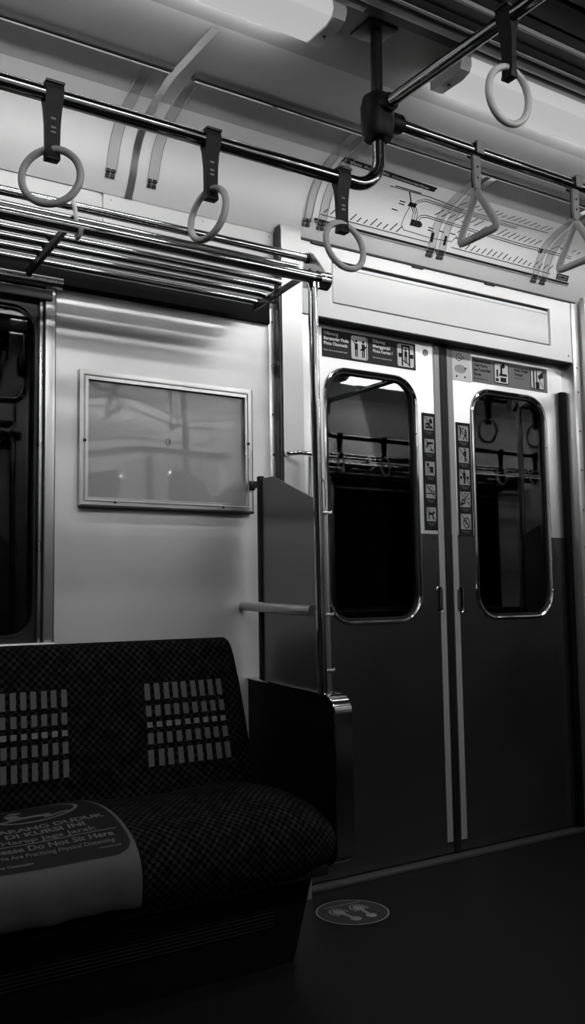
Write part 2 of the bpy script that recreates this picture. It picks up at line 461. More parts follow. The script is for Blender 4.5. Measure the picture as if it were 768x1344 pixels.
HOLE = {'camera': [circ(.28, .32, .07), [(.62, .36), (.78, .36), (.70, .52)]], 'music': [circ(.30, .35, .07)], 'fight': [circ(.74, .5, .035)]}
def picto_strip(parent, x0, x1, z0, z1, kinds, y, label):
    st = MB().box(x0, x1, y, y+.001, z0, z1).build('warning_sticker', 'print_ink', parent); st['label'] = label
    pm = MB(); im = MB(); tm = MB(); n = len(kinds); ph = (z1-z0-.012)/n; s = (x1-x0)*.70
    for i, k in enumerate(kinds):
        cx = (x0+x1)/2; zt = z1-.012-i*ph; zb = zt-s*1.12
        pm.box(cx-s/2, cx+s/2, y-.0006, y, zb, zt)
        for q in PICT[k]: shape(im, q, cx-s/2, zb, s, s*1.12, y-.0010)
        for q in HOLE.get(k, []): shape(pm, q, cx-s/2, zb, s, s*1.12, y-.0013)
        for r_ in range(2):
            wd = s*(.8 if r_ == 0 else .5)
            put_text(tm, ('Dilarang', 'di kereta')[r_], cx, zb-.009-.006*r_, wd, .0035, lambda a, b: (a, y-.0008, b), 'CENTER')
    pm.build('pictogram_field', 'print_mid', st, fix=False); im.build('pictogram', 'print_ink', st, fix=False); tm.build('lettering', 'print_grey', st, fix=False)
def man(x, z, h, arm=0):
    out = [circ(x, z+h*.92, h*.09), R(x-h*.12, z+h*.42, x+h*.12, z+h*.80), R(x-h*.10, z, x-h*.02, z+h*.45), R(x+h*.02, z, x+h*.10, z+h*.45)]
    if arm: out.append(bar(x-h*.1, z+h*.75, x-h*.25, z+h*.98, h*.07))
    return out
Z0D, Z1D = .012, 1.90
def leaf(sg, label, name):
    t = thing(name, label, 'door', (XC+sg*.33, D, 0)); t['kind'] = 'structure'
    def X(d): return XC-.006+sg*d           # d = distance from the seam
    n = 8
    hole = rrect(min(X(.146), X(.536)), max(X(.146), X(.536)), .838, 1.692, .088, n)
    m = MB(); plate_hole(m, min(X(.014), X(.68)), max(X(.014), X(.68)), Z0D, Z1D, hole, n, D, D+.03); m.build('panel', 'door_steel', t)
    # window rim (rounded bright frame) and rubber gasket
    def ring(off): return rrect(min(X(.146), X(.536))-off, max(X(.146), X(.536))+off, .838-off, 1.692+off, .088+off, 10)
    wd = MB().tube([(p[0], D-.001, p[1]) for p in ring(.007)], .0075, 8, closed=True, flat=1).build('window_frame', 'chrome', t)
    gk = ring(-.003); MB().tube([(p[0], D+.004, p[1]) for p in gk], .006, 6, closed=True).build('gasket', 'rubber', t)
    MB().box(X(.140), X(.542), D+.010, D+.015, .832, 1.698).build('window_pane', 'window_glass', t)
    m = MB()
    for z in (1.5, 1.28, 1.05, .93): m.disc((X(.541 if sg > 0 else .144), D-.008, z), .003, 'y', -.003, 8)
    m.build_each('rivet', 'chrome', t)
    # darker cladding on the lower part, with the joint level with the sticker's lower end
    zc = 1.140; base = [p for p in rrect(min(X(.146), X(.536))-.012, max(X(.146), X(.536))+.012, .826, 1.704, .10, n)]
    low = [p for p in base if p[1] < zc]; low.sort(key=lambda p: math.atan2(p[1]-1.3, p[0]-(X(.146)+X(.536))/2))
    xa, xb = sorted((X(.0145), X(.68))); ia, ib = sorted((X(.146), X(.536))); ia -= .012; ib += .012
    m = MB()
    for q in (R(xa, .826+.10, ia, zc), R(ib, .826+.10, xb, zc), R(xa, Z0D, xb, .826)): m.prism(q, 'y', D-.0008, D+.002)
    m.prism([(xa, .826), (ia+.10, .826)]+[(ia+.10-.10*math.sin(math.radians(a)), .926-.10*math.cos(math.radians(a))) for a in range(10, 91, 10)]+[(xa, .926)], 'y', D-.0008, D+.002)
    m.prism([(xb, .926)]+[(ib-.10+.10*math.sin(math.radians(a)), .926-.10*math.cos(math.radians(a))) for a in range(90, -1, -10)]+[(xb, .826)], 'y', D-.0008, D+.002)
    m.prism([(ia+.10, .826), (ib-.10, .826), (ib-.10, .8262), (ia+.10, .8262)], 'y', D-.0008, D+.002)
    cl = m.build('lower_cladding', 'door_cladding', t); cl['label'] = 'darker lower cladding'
    # pale edge strip beside the black rubber nose
    MB().box(X(.020), X(.047), D-.0022, D, .05, Z1D, .0005).build('edge_strip', 'tape', t)
    MB().prism([(X(-.001), D-.004), (X(.010), D-.006), (X(.017), D-.002), (X(.017), D+.03), (X(-.001), D+.03)], 'z', Z0D, Z1D).build('rubber_nose', 'rubber', t)
    # recessed finger pull
    hx = X(.052); hl = rrect(hx-.015, hx+.015, .852, .952, .0149, 8)
    pu = MB().tube([(p[0], D-.001, p[1]) for p in rrect(hx-.0135, hx+.0135, .855, .949, .0134, 8)], .0035, 8, closed=True).build('handle', 'chrome', t)
    MB().prism(rrect(hx-.0125, hx+.0125, .856, .948, .0124, 8), 'y', D-.0006, D-.0022).build('finger_recess', 'black', pu)
    MB().disc((hx+.001, D-.002, .868), .006, 'y', -.004, 12).build('pull_bolt', 'chrome', pu)
    return t, X
dL, XLf = leaf(-1, 'left sliding door leaf with dark banner sticker over its window', 'door_1')
dR, XRf = leaf(1, 'right sliding door leaf with light grey banner sticker over its window', 'door_2')
opposite(dL, 'plain sliding door leaf, right of the pair on the opposite side', name='door_3')
opposite(dR, 'plain sliding door leaf, left of the pair on the opposite side', name='door_4')
YS = D-.0015
picto_strip(dL, 2.219, 2.2835, 1.153, 1.582, ['camera', 'weapon', 'vendor', 'lying', 'dog'], YS, 'black vertical sticker with camera, weapon, vendor, lying and dog pictograms')
picto_strip(dR, 2.385, 2.458, 1.135, 1.562, ['fight', 'litter', 'goods', 'music', 'bicycle'], YS, 'black vertical sticker with fighting, litter, luggage, guitar and wheel pictograms')
def on(y): return lambda a, b: (a, y, b)
# left banner
b1 = MB().box(1.781, 2.197, YS, YS+.001, 1.734, 1.832).build('banner_sticker', 'print_dark', dL); b1['label'] = 'dark banner with white lettering and two pictures'
tm = MB()
for i, (a, wd) in enumerate((('Dilarang', .062), ('Bersandar Pada', .105), ('Pintu Otomatis', .100))): put_text(tm, a, 1.788, 1.812-i*.0175, wd, .011, on(YS-.001), bold=.03)
for i, (a, wd) in enumerate((('Dilarang', .055), ('Mengganjal', .078), ('Pintu Kereta !', .088))): put_text(tm, a, 2.000, 1.812-i*.0175, wd, .011, on(YS-.001), bold=.03)
for x, wd in ((1.788, .10), (2.0, .085)): put_text(tm, 'Don\'t lean on automatic door', x, 1.756, wd, .005, on(YS-.001), bold=.01)
tm.build('lettering', 'print_white', b1, fix=False)
pm = MB().prism(rrect(1.905, 1.977, 1.742, 1.824, .008, 4), 'y', YS-.0008, YS).prism(rrect(2.112, 2.188, 1.742, 1.824, .008, 4), 'y', YS-.0008, YS).build('picture_field', 'print_white', b1)
im = MB()
for q in man(1.926, 1.75, .060, 1)+man(1.957, 1.75, .060): shape(im, q, 0, 0, 1, 1, YS-.0014)
for q in [bar(1.972, 1.744, 1.972, 1.822, .003), bar(1.944, 1.775, 1.972, 1.79, .006)]: shape(im, q, 0, 0, 1, 1, YS-.0014)
for q in [R(2.130, 1.745, 2.137, 1.822), R(2.163, 1.745, 2.170, 1.822), R(2.116, 1.775, 2.130, 1.79), R(2.170, 1.775, 2.186, 1.79), R(2.130, 1.815, 2.170, 1.822), bar(2.137, 1.765, 2.163, 1.752, .004)]+man(2.150, 1.755, .055): shape(im, q, 0, 0, 1, 1, YS-.0014)
im.build('picture', 'print_ink', b1, fix=False)
# right banner and white notice plate
b2 = MB().box(2.480, 2.896, YS, YS+.001, 1.726, 1.824).build('banner_sticker', 'print_grey', dR); b2['label'] = 'mid grey banner with black lettering and two pictures'
tm = MB()
for i, (a, wd) in enumerate((('Hati-Hati Pada', .090), ('Celah Peron', .073), ('Saat Turun/Naik', .092), ('Kereta', .040))): put_text(tm, a, 2.486, 1.806-i*.0175, wd, .011, on(YS-.001), bold=.03)
for i, (a, wd) in enumerate((('Awas Tangan', .080), ('Terjepit', .050))): put_text(tm, a, 2.705, 1.795-i*.0175, wd, .011, on(YS-.001), bold=.03)
put_text(tm, 'Mind the platform gap', 2.486, 1.739, .075, .005, on(YS-.001)); put_text(tm, 'Watch your hand', 2.705, 1.765, .055, .005, on(YS-.001))
tm.build('lettering', 'print_ink', b2, fix=False)
MB().prism(rrect(2.595, 2.675, 1.734, 1.818, .009, 4), 'y', YS-.0006, YS).prism(rrect(2.798, 2.878, 1.734, 1.818, .009, 4), 'y', YS-.0006, YS).build('picture_border', 'print_ink', b2)
MB().prism(rrect(2.599, 2.671, 1.738, 1.814, .006, 4), 'y', YS-.0012, YS-.0006).prism(rrect(2.802, 2.874, 1.738, 1.814, .006, 4), 'y', YS-.0012, YS-.0006).build('picture_field', 'print_white', b2)
im = MB()
for q in [R(2.629, 1.775, 2.640, 1.808), circ(2.645, 1.806, .010), R(2.622, 1.765, 2.664, 1.775), R(2.628, 1.742, 2.660, 1.760), circ(2.612, 1.785, .005), R(2.607, 1.76, 2.616, 1.782), R(2.603, 1.742, 2.618, 1.755)]: shape(im, q, 0, 0, 1, 1, YS-.0016)
for q in [R(2.812, 1.738, 2.820, 1.814), R(2.826, 1.738, 2.848, 1.765), R(2.830, 1.765, 2.836, 1.814), [(2.840, 1.79), (2.872, 1.812), (2.872, 1.785), (2.846, 1.775)], bar(2.846, 1.775, 2.87, 1.745, .003)]: shape(im, q, 0, 0, 1, 1, YS-.0016)
im.build('picture', 'print_ink', b2, fix=False)
w1 = MB().box(2.378, 2.474, YS, YS+.001, 1.722, 1.832).build('notice_plate', 'print_white', dR); w1['label'] = 'white square notice plate with small round emblem'
m = MB().tube([(2.412+.014*math.cos(a*PI/12), YS-.0008, 1.812+.014*math.sin(a*PI/12)) for a in range(24)], .0012, 6, closed=True)
for q in [bar(2.404, 1.818, 2.414, 1.806, .003), bar(2.412, 1.807, 2.421, 1.808, .003), bar(2.436, 1.806, 2.436, 1.816, .004), circ(2.436, 1.799, .0015)]: shape(m, q, 0, 0, 1, 1, YS-.0012)
for x, z in ((2.398, 1.738), (2.440, 1.738), (2.444, 1.772)): m.disc((x, YS, z), .0035, 'y', -.002, 10)
m.build('emblem', 'print_ink', w1)
m = MB().prism(circ(2.418, 1.768, .030, 20, .016), 'y', YS-.0006, YS).build('worn_patch', 'print_mid', w1)
m = MB().disc((2.246, YS, 1.808), .013, 'y', .001, 20).build('round_sticker', 'print_white', dL)
m2 = MB().tube([(2.246+.010*math.cos(a*PI/12), YS-.0006, 1.808+.010*math.sin(a*PI/12)) for a in range(24)], .0010, 6, closed=True)
for q in [bar(2.241, 1.812, 2.247, 1.803, .002), bar(2.247, 1.804, 2.252, 1.806, .002)]: shape(m2, q, 0, 0, 1, 1, YS-.0008)
m2.build('emblem', 'print_ink', m)
# sill
s_ = MB().box(1.60, 3.06, 2.478, 2.60, 0, .006, .001).box(1.60, 3.06, 2.462, 2.480, 0, .010, .002).build('trim_20', 'sill_metal'); struct(s_); opposite(s_, name='trim_21')

# ------------------------------------------------------------------ window beside the bench
def window(label, name):
    t = thing(name, label, 'window', (0, 2.47, .8)); t['kind'] = 'structure'
    inner = rrect(-.85, .779, .832, 1.730, .06, 8)
    m = MB(); plate_hole(m, -.878, .790, .806, 1.775, inner, 8, 2.468, 2.485); m.build('frame', 'dark_metal', t)
    MB().box(.789, .799, 2.452, 2.475, .81, 1.775, .002).build('guide_rail', 'steel', t)
    MB().tube([(p[0], 2.468, p[1]) for p in rrect(-.853, .782, .829, 1.719, .063, 8)], .003, 6, closed=True).build('bead', 'dark_metal', t)
    MB().box(-.86, .785, 2.49, 2.495, .82, 1.72).build('pane', 'side_window_glass', t)
    MB().box(-.86, .785, 2.474, 2.480, 1.700, 1.714, .001).build('blind_bar', 'steel', t)
    MB().box(-.90, .831, 2.43, 2.475, .790, .812, .004).build('sill', 'steel', t)
    bx = MB().tube([(-.90, 2.440, 1.797), (.846, 2.440, 1.797)], .017, 16).build('roller_blind_case', 'rack_tube', t)
    MB().box(-.9, .82, 2.435, 2.47, 1.745, 1.775, .004).build('blind_rail', 'dark_metal', t)
    return t
wn = window('dark side window with steel frame and blind case', 'window_1')
opposite(wn, name='window_2')
MIR[0] = True; wm = window('', 'window_3'); MIR[0] = False
opposite(wm, name='window_4')

# ------------------------------------------------------------------ wall panel, poster frame
wp = MB().box(.833, 1.532, 2.460, 2.47, .30, 1.790, .001).build('wall_panel', 'wall_steel', loc=(1.18, 2.47, .3))
tag(wp, 'large satin steel wall panel behind the bench, holding the poster frame', 'panel')
opposite(wp, 'satin steel wall panel right of the doors on the opposite side')
up = MB().box(.975, 1.556, 2.460, 2.47, 1.872, 2.100, .001)
for x, z in ((1.0, 2.085), (1.30, 2.085), (1.54, 2.085)): up.disc((x, 2.460, z), .004, 'y', -.003, 10)
up = up.build('maintenance_cover', 'cove_paint', loc=(1.26, 2.47, 1.87)); tag(up, 'pale screwed cover plate on the wall just above the luggage rack', 'cover plate')
up2 = MB().box(-1.1, .968, 2.462, 2.47, 1.872, 2.100, .001).build('maintenance_cover', 'cove_paint', loc=(0, 2.47, 1.87)); tag(up2, 'long pale cover plate behind the rack, above the side window', 'cover plate')
opposite(up, 'pale cover plate above the luggage rack on the opposite side'); opposite(up2, 'long pale cover plate above the window on the opposite side')
pf = thing('wall_poster', 'metal poster frame holding a blank grey sheet under glossy glass', 'poster frame', (1.177, 2.46, 1.18))
m = MB(); plate_hole(m, .900, 1.455, 1.184, 1.566, rrect(.925, 1.432, 1.208, 1.540, .002, 2), 2, 2.441, 2.460)
m.build('frame', 'steel', pf)
MB().tube([(.914, 2.440, 1.198), (1.441, 2.440, 1.198), (1.441, 2.440, 1.552), (.914, 2.440, 1.552)], .003, 6, closed=True).build('inner_bead', 'trim_light', pf)
MB().box(.903, 1.457, 2.436, 2.460, 1.178, 1.186, .001).box(1.453, 1.459, 2.442, 2.460, 1.18, 1.566, .001).build('shadow_lip', 'dark_metal', pf)
nx, nz = 40, 28
rows = []
for i in range(nx+1):
    r = []
    for j in range(nz+1):
        x = .92+.517*i/nx; z = 1.20+.345*j/nz
        r.append((x, 2.453+.0007*math.sin(x*14+z*5)+.0002*math.sin(z*25-x*9), z))
    rows.append(r)
MB().grid(rows).build('poster_sheet', 'poster', pf, fix=False)
m = MB()
for x, z in ((.914, 1.365), (1.004, 1.196), (1.352, 1.196), (1.442, 1.395)): m.disc((x, 2.441, z), .0045, 'y', -.003, 12)
m.build_each('screw', 'rubber', pf)
dt = MB().disc((1.178, 2.4505, 1.382), .010, 'y', -.001, 18).build('number_dot', 'print_white', pf)
m = MB(); put_text(m, '5', 1.178, 1.376, .006, .011, on(2.449), 'CENTER'); m.build('numeral', 'print_ink', dt, fix=False)

# ------------------------------------------------------------------ poster rails on the cove with clear strips
def ad_rail(x0, x1, xs, label, x_first=None):
    t = thing('poster_rail', label, 'poster rail', ((x0+x1)/2, 2.17, CZ))
    s0 = .445
    m = MB()
    P = [cove(0, s0-.012, 0), cove(0, s0-.012, .010), cove(0, s0+.012, .012), cove(0, s0+.012, 0)]
    m.prism([(p[1], p[2]) for p in P], 'x', x0, x1); m.build('rail', 'dark_metal', t)
    P = [cove(0, s0-.006, .011), cove(0, s0-.006, .015), cove(0, s0+.001, .015), cove(0, s0+.001, .011)]
    MB().prism([(p[1], p[2]) for p in P], 'x', x0+.005, x1-.005).build('bright_edge', 'chrome', t)
    for x in xs:
        rows = [[cove(x-.016, s, .004) for s in [.07+k*.012 for k in range(31)]], [cove(x+.016, s, .004) for s in [.07+k*.012 for k in range(31)]]]
        st = MB().grid(rows).build('clear_strip', 'clear_plastic', t, fix=False)
        m = MB()
        for e in (-.016, .016): m.tube([cove(x+e, .07+k*.012, .0045) for k in range(31)], .0012, 5)
        m.build('strip_edge', 'print_mid', st)
        m = MB()
        for dx in (-.008, .008):
            for ss in (.058, .072): m.box(x+dx-.006, x+dx+.006, cove(0, ss)[1]-.004, cove(0, ss)[1]+.004, cove(0, ss)[2]-.005, cove(0, ss)[2]+.005, .001)
        m.build('clip', 'black_plastic', st)
    return t
ad_rail(-1.9, 1.035, [.982], 'dark poster rail on the left ceiling curve, ending above the rack')
ad_rail(1.098, 3.55, [1.112, 1.664, 1.722, 2.20, 2.25, 2.74, 2.79], 'dark poster rail along the ceiling curve above the route map')
m = MB()
rows = [[cove(1.040, s, .003) for s in [k*.02 for k in range(34)]], [cove(1.060, s, .003) for s in [k*.02 for k in range(34)]]]
m.grid(rows)
for x in (1.040, 1.060): m.tube([cove(x, k*.02, .0015) for k in range(34)], .0015, 6)
cs = m.build('trim_22', 'steel', fix=False); struct(cs)

# ------------------------------------------------------------------ route map
mp = thing('route_map', 'printed railway route map poster curving above the doors', 'map', (2.3, 2.42, 2.16))
rows = [[cove(x, .078+k*.0085, .0025) for k in range(27)] for x in (1.655, 2.935)]
MB().grid(rows).build('paper', 'map_paper', mp, fix=False)
def cpoly(mb, pts, wd, off=.0032):
    """flat line on the cove through (x, s) points"""
    out = []
    for (a, b), (c, d) in zip(pts, pts[1:]):
        n = max(1, int(math.hypot(c-a, d-b)/.03)); l = math.hypot(c-a, d-b) or 1; nx_, ns_ = -(d-b)/l*wd/2, (c-a)/l*wd/2
        for i in range(n):
            p, q = (a+(c-a)*i/n, b+(d-b)*i/n), (a+(c-a)*(i+1)/n, b+(d-b)*(i+1)/n)
            mb.add([cove(p[0]+nx_, p[1]+ns_, off), cove(q[0]+nx_, q[1]+ns_, off), cove(q[0]-nx_, q[1]-ns_, off), cove(p[0]-nx_, p[1]-ns_, off)], [(0, 1, 2, 3)])
m = MB()
cpoly(m, [(1.69, .082), (2.935, .080)], .007); cpoly(m, [(1.69, .073), (2.935, .071)], .002)
cpoly(m, [(1.71, .1005), (2.19, .100)], .003); cpoly(m, [(2.29, .103), (2.82, .100)], .003)
cpoly(m, [(1.925, .257), (2.10, .259), (2.26, .247), (2.50, .25), (2.70, .254)], .0028)
cpoly(m, [(1.945, .264), (2.06, .264)], .004)
cpoly(m, [(2.060, .21), (2.068, .232), (2.095, .246), (2.25, .240), (2.55, .24)], .0026)
cpoly(m, [(2.066, .206), (2.078, .228), (2.10, .238), (2.25, .233), (2.55, .233)], .0026)
cpoly(m, [(2.102, .16), (2.110, .180), (2.13, .188), (2.60, .180), (2.90, .184)], .0028)
cpoly(m, [(2.112, .16), (2.119, .175), (2.14, .181), (2.60, .172), (2.90, .176)], .0028)
for dx in (0, .010, .020): cpoly(m, [(2.052+dx, .21), (2.078+dx, .185), (2.084+dx, .155)], .0026)
cpoly(m, [(2.012, .257), (2.054, .212)], .004)
cpoly(m, [(2.052, .205), (2.046, .135), (2.060, .120), (2.186, .116), (2.285, .122), (2.305, .146)], .0026)
cpoly(m, [(2.753, .17), (2.80, .21), (2.87, .205)], .0026)
for a, b, w_, h_ in ((2.058, .211, .034, .016), (2.104, .151, .046, .022), (2.128, .150, .012, .014), (2.193, .120, .014, .034), (2.255, .120, .012, .034), (2.728, .175, .020, .020), (2.89, .098, .07, .024)):
    cpoly(m, [(a-w_/2, b), (a+w_/2, b)], h_, .0036)
# title block
n_ = [(1.845, .306), (2.10, .296)]
cpoly(m, [(1.700, .306), (2.10, .294)], .022)
random.seed(3)
def ticks(x0, x1, s, n, ln, tilt=.9, ds=0):
    for i in range(n):
        x = x0+(x1-x0)*i/(n-1); l = ln*random.uniform(.6, 1.15); s1 = s+ds*i/(n-1)
        cpoly(m, [(x, s1), (x+l*tilt, s1+l)], .0040)
ticks(1.722, 1.80, .108, 4, .02); ticks(1.83, 2.03, .106, 8, .026); ticks(2.33, 2.80, .108, 18, .024)
ticks(2.17, 2.36, .198, 7, .028); ticks(2.40, 2.68, .190, 11, .028); ticks(2.24, 2.68, .262, 16, .022); ticks(2.30, 2.40, .158, 3, .016); ticks(2.82, 2.92, .20, 4, .015)
for x, s in ((2.000, .213), (2.002, .203), (1.985, .178), (2.165, .150), (2.165, .141), (1.71, .235), (1.725, .215), (1.735, .2), (2.30, .139), (2.215, .148), (2.27, .150)): cpoly(m, [(x, s), (x+.026, s-.001)], .004)
m.build('map_lines', 'print_ink', mp, fix=False)
m = MB(); put_text(m, 'Peta Rute KRL Commuterline', 1.73, .300, .34, .008, lambda a, b: cove(a, b-(a-1.73)*.03, .0042), bold=.03)
put_text(m, 'Stasiun Transit', 2.862, .100, .055, .006, lambda a, b: cove(a, b, .0042)); put_text(m, 'Commuter', 2.862, .090, .055, .006, lambda a, b: cove(a, b, .0042))
m.build('lettering', 'print_mid', mp, fix=False)

# ------------------------------------------------------------------ luggage rack
RODS = [(2.102, 1.877, .0115), (2.157, 1.867, .0105), (2.248, 1.851, .0105), (2.295, 1.846, .0105), (2.339, 1.839, .0105), (2.391, 1.832, .0105)]
def rack(label, mids=(.752, -.55)):
    t = thing('luggage_rack', label, 'luggage rack', (.2, 2.45, 1.8))
    for y, z, r in RODS: MB().tube([(-1.25, y, z), (1.445, y, z)], r, 14).build('rod', 'rack_tube', t)
    MB().tube([(-1.25, 2.052, 1.803), (1.452, 2.052, 1.803)], .0165, 20).build('front_rail', 'rack_tube', t)
    prof = [(2.026, 1.782), (2.020, 1.800), (2.030, 1.822), (2.085, 1.888), (2.100, 1.896), (2.118, 1.890), (2.126, 1.872), (2.128, 1.84), (2.13, 1.80), (2.045, 1.774)]
    b = MB().prism(prof, 'x', 1.446, 1.452).build('end_bracket', 'steel', t)
    MB().prism([(2.09, 1.829), (2.09, 1.845), (2.39, 1.828), (2.413, 1.818), (2.402, 1.807)], 'x', 1.444, 1.452).build('end_arm', 'dark_metal', t)
    MB().prism(circ(2.046, 1.797, .026, 20), 'x', 1.436, 1.470).build('rail_boss', 'chrome', b)
    MB().prism(circ(2.102, 1.877, .014, 16), 'x', 1.436, 1.448).build('rod_boss', 'rubber', b)
    for x in mids:
        b = MB().prism([(2.05, 1.806), (2.09, 1.845), (2.39, 1.828), (2.468, 1.824), (2.468, 1.808), (2.40, 1.807), (2.10, 1.828), (2.07, 1.80)], 'x', x-.006, x+.006).build('support_arm', 'rubber', t)
        m = MB()
        pts = [(x, 2.052+.020*math.cos(a), 1.803+.020*math.sin(a)) for a in [math.radians(q) for q in range(-160, 60, 20)]]+[(x, 2.075, 1.850), (x, 2.095, 1.892)]
        m.tube(pts, .009, 10, flat=.5); m.build('rail_hook', 'grip', b)
    for x in mids:
        m = MB()
        for y, z, r in RODS[1:]: m.tube([(x-.008, y, z-.004), (x+.008, y, z-.004)], .0105, 10)
        m.build_each('rod_clip', 'rubber', t)
    return t
rk = rack('polished tubular luggage rack above the bench')
opposite(rk, 'tubular luggage rack right of the doors on the opposite side')
MIR[0] = True; rk2 = rack('tubular luggage rack beyond the right door leaf'); MIR[0] = False
opposite(rk2, 'tubular luggage rack left of the doors on the opposite side')

# ------------------------------------------------------------------ overhead rails with sockets
RY, ZL, ZH = 1.71, 1.915, 2.100
def bend(x0, sgn):
    pts = []
    for k in range(9):
        a = math.radians(-90+90*k/8); pts.append((x0-sgn*.075+sgn*.075*math.cos(a), RY, ZL+.075+.075*math.sin(a)))
    return pts
def overhead(label):
    t = thing('overhead_grab_rail', label, 'grab rail', (XC, RY, 1.9))
    for sg in (-1, 1):
        jx = XC+sg*.944
        far = XL if sg < 0 else XR
        MB().tube([(far, RY, ZL)]+bend(jx, -sg)+[(jx, RY, 2.06)], .0165, 20).build('low_rail', 'rail_metal', t)
        MB().tube([(jx, RY, 2.06), (jx-.002*sg, RY, CZ)], [.015, .015], 16).build('ceiling_post', 'dark_metal', t)
        MB().box(jx-.045, jx+.045, RY-.035, RY+.045, CZ-.006, CZ, .002).build('ceiling_flange', 'dark_metal', t)
        s = MB().tube([(jx, RY, 2.044), (jx, RY, 2.052), (jx, RY, 2.09), (jx, RY, 2.125), (jx, RY, 2.150), (jx, RY, 2.160)], [.034, .039, .042, .042, .036, .022], 24).tube([(jx, RY, ZH), (jx-sg*.068, RY, ZH), (jx-sg*.076, RY, ZH)], [.025, .025, .021], 20).tube([(jx, RY, 2.118), (jx, RY-.055, 2.118)], [.026, .022], 20).build('socket', 'rubber', t)
        MB().disc((jx-sg*.060, RY-.024, ZH+.004), .004, 'y', -.004, 10).build('socket_screw', 'chrome', s)
    MB().tube([(XC-.90, RY, ZH), (XC+.90, RY, ZH)], .0155, 20).build('high_rail', 'rail_metal', t)
    return t
ov = overhead('long chrome overhead grab rail stepping up beside the door')
opposite(ov, 'long overhead grab rail on the opposite side of the carriage')
for x, lb in ((XC-.944, 'crossbar joining the two overhead rails at the near socket'), (XC+.944, 'crossbar joining the overhead rails beyond the doors')):
    o = MB().tube([(x, RY-.02, 2.118), (x, 2*YC-RY+.02, 2.118)], .0155, 20).build('ceiling_crossbar', 'rail_metal', loc=(x, YC, 2.118)); tag(o, lb, 'grab bar')

# ------------------------------------------------------------------ hand straps
def ring_strap(label, x, y, z_rail, phi, tilt, zc=None, group='round hand straps', along='x'):
    t = thing('hand_strap', label, 'hand strap', (x, y, z_rail), group)
    zc = zc or z_rail-.168
    lz = zc+.052
    bt = MB()
    # doubled belt hanging from a sleeve on the rail
    for s in (-1, 1):
        rows = []
        for k, (zz, wd, th) in enumerate(((z_rail+.016, .018, .016), (z_rail, .018, .0185), (z_rail-.03, .0175, .008), (z_rail-.06, .0155, .0062), (z_rail-.10, .0145, .006), (lz-.004, .0145, .007), (lz-.016, .014, .0105))):
            rows.append([(x-wd, y+s*th, zz), (x+wd, y+s*th, zz)])
        bt.grid(rows)
    prof = [(.016, .016), (.0185, 0), (.008, -.03), (.0062, -.06), (.006, -.10), (.007, lz-.004-z_rail), (.0105, lz-.016-z_rail)]
    W_ = [.018, .018, .0175, .0155, .0145, .0145, .014]
    for sx in (-1, 1):
        bt.grid([[(x+sx*w_, y-p[0], z_rail+p[1]), (x+sx*w_, y+p[0], z_rail+p[1])] for p, w_ in zip(prof, W_)])
    bt.box(x-.0185, x+.0185, y-.017, y+.017, z_rail+.014, z_rail+.0205, .002)
    bt.box(x-.014, x+.014, y-.0105, y+.0105, lz-.018, lz-.013, .001)
    belt = bt.build('belt', 'black_plastic', t)
    m = MB()
    for k, zz in enumerate((z_rail-.050, z_rail-.068, z_rail-.078)):
        m.box(x-.005, x+.005, y-.0075, y-.0068, zz-.002, zz+.002)
    m.build('belt_marking', 'print_mid', belt)
    MB().box(x-.019, x+.019, y-.0215, y+.0215, z_rail+.0165, z_rail+.022, .002).build('belt_clamp', 'dark_metal', t)
    a, b = math.radians(phi), math.radians(tilt)
    hh = Vector((math.cos(a), math.sin(a), 0)); nn = Vector((-math.sin(a), math.cos(a), 0)); up = Vector((0, 0, 1))*math.cos(b)+nn*math.sin(b)
    c = Vector((x, y, zc))+Vector((0, 0, .058))-up*.058
    MB().tube([c+.058*(math.cos(q)*hh+math.sin(q)*up) for q in [2*PI*k/48 for k in range(48)]], .0075, 14, closed=True).build('ring', 'grip', t)
    return t
hs = [ring_strap('leftmost round hand strap, hanging above the side window', .571, RY, ZL, -35, 5),
      ring_strap('round hand strap turned nearly edge-on, hanging above the middle of the rack', .923, RY, ZL, -78, 8),
      ring_strap('round hand strap hanging just left of the rail bend, in front of the route map', 1.276, RY, ZL, 5, 8)]
t4 = ring_strap('round hand strap on the crossbar, in front of the right ceiling lamp', XC-.944, 1.275, 2.118, 0, -4)
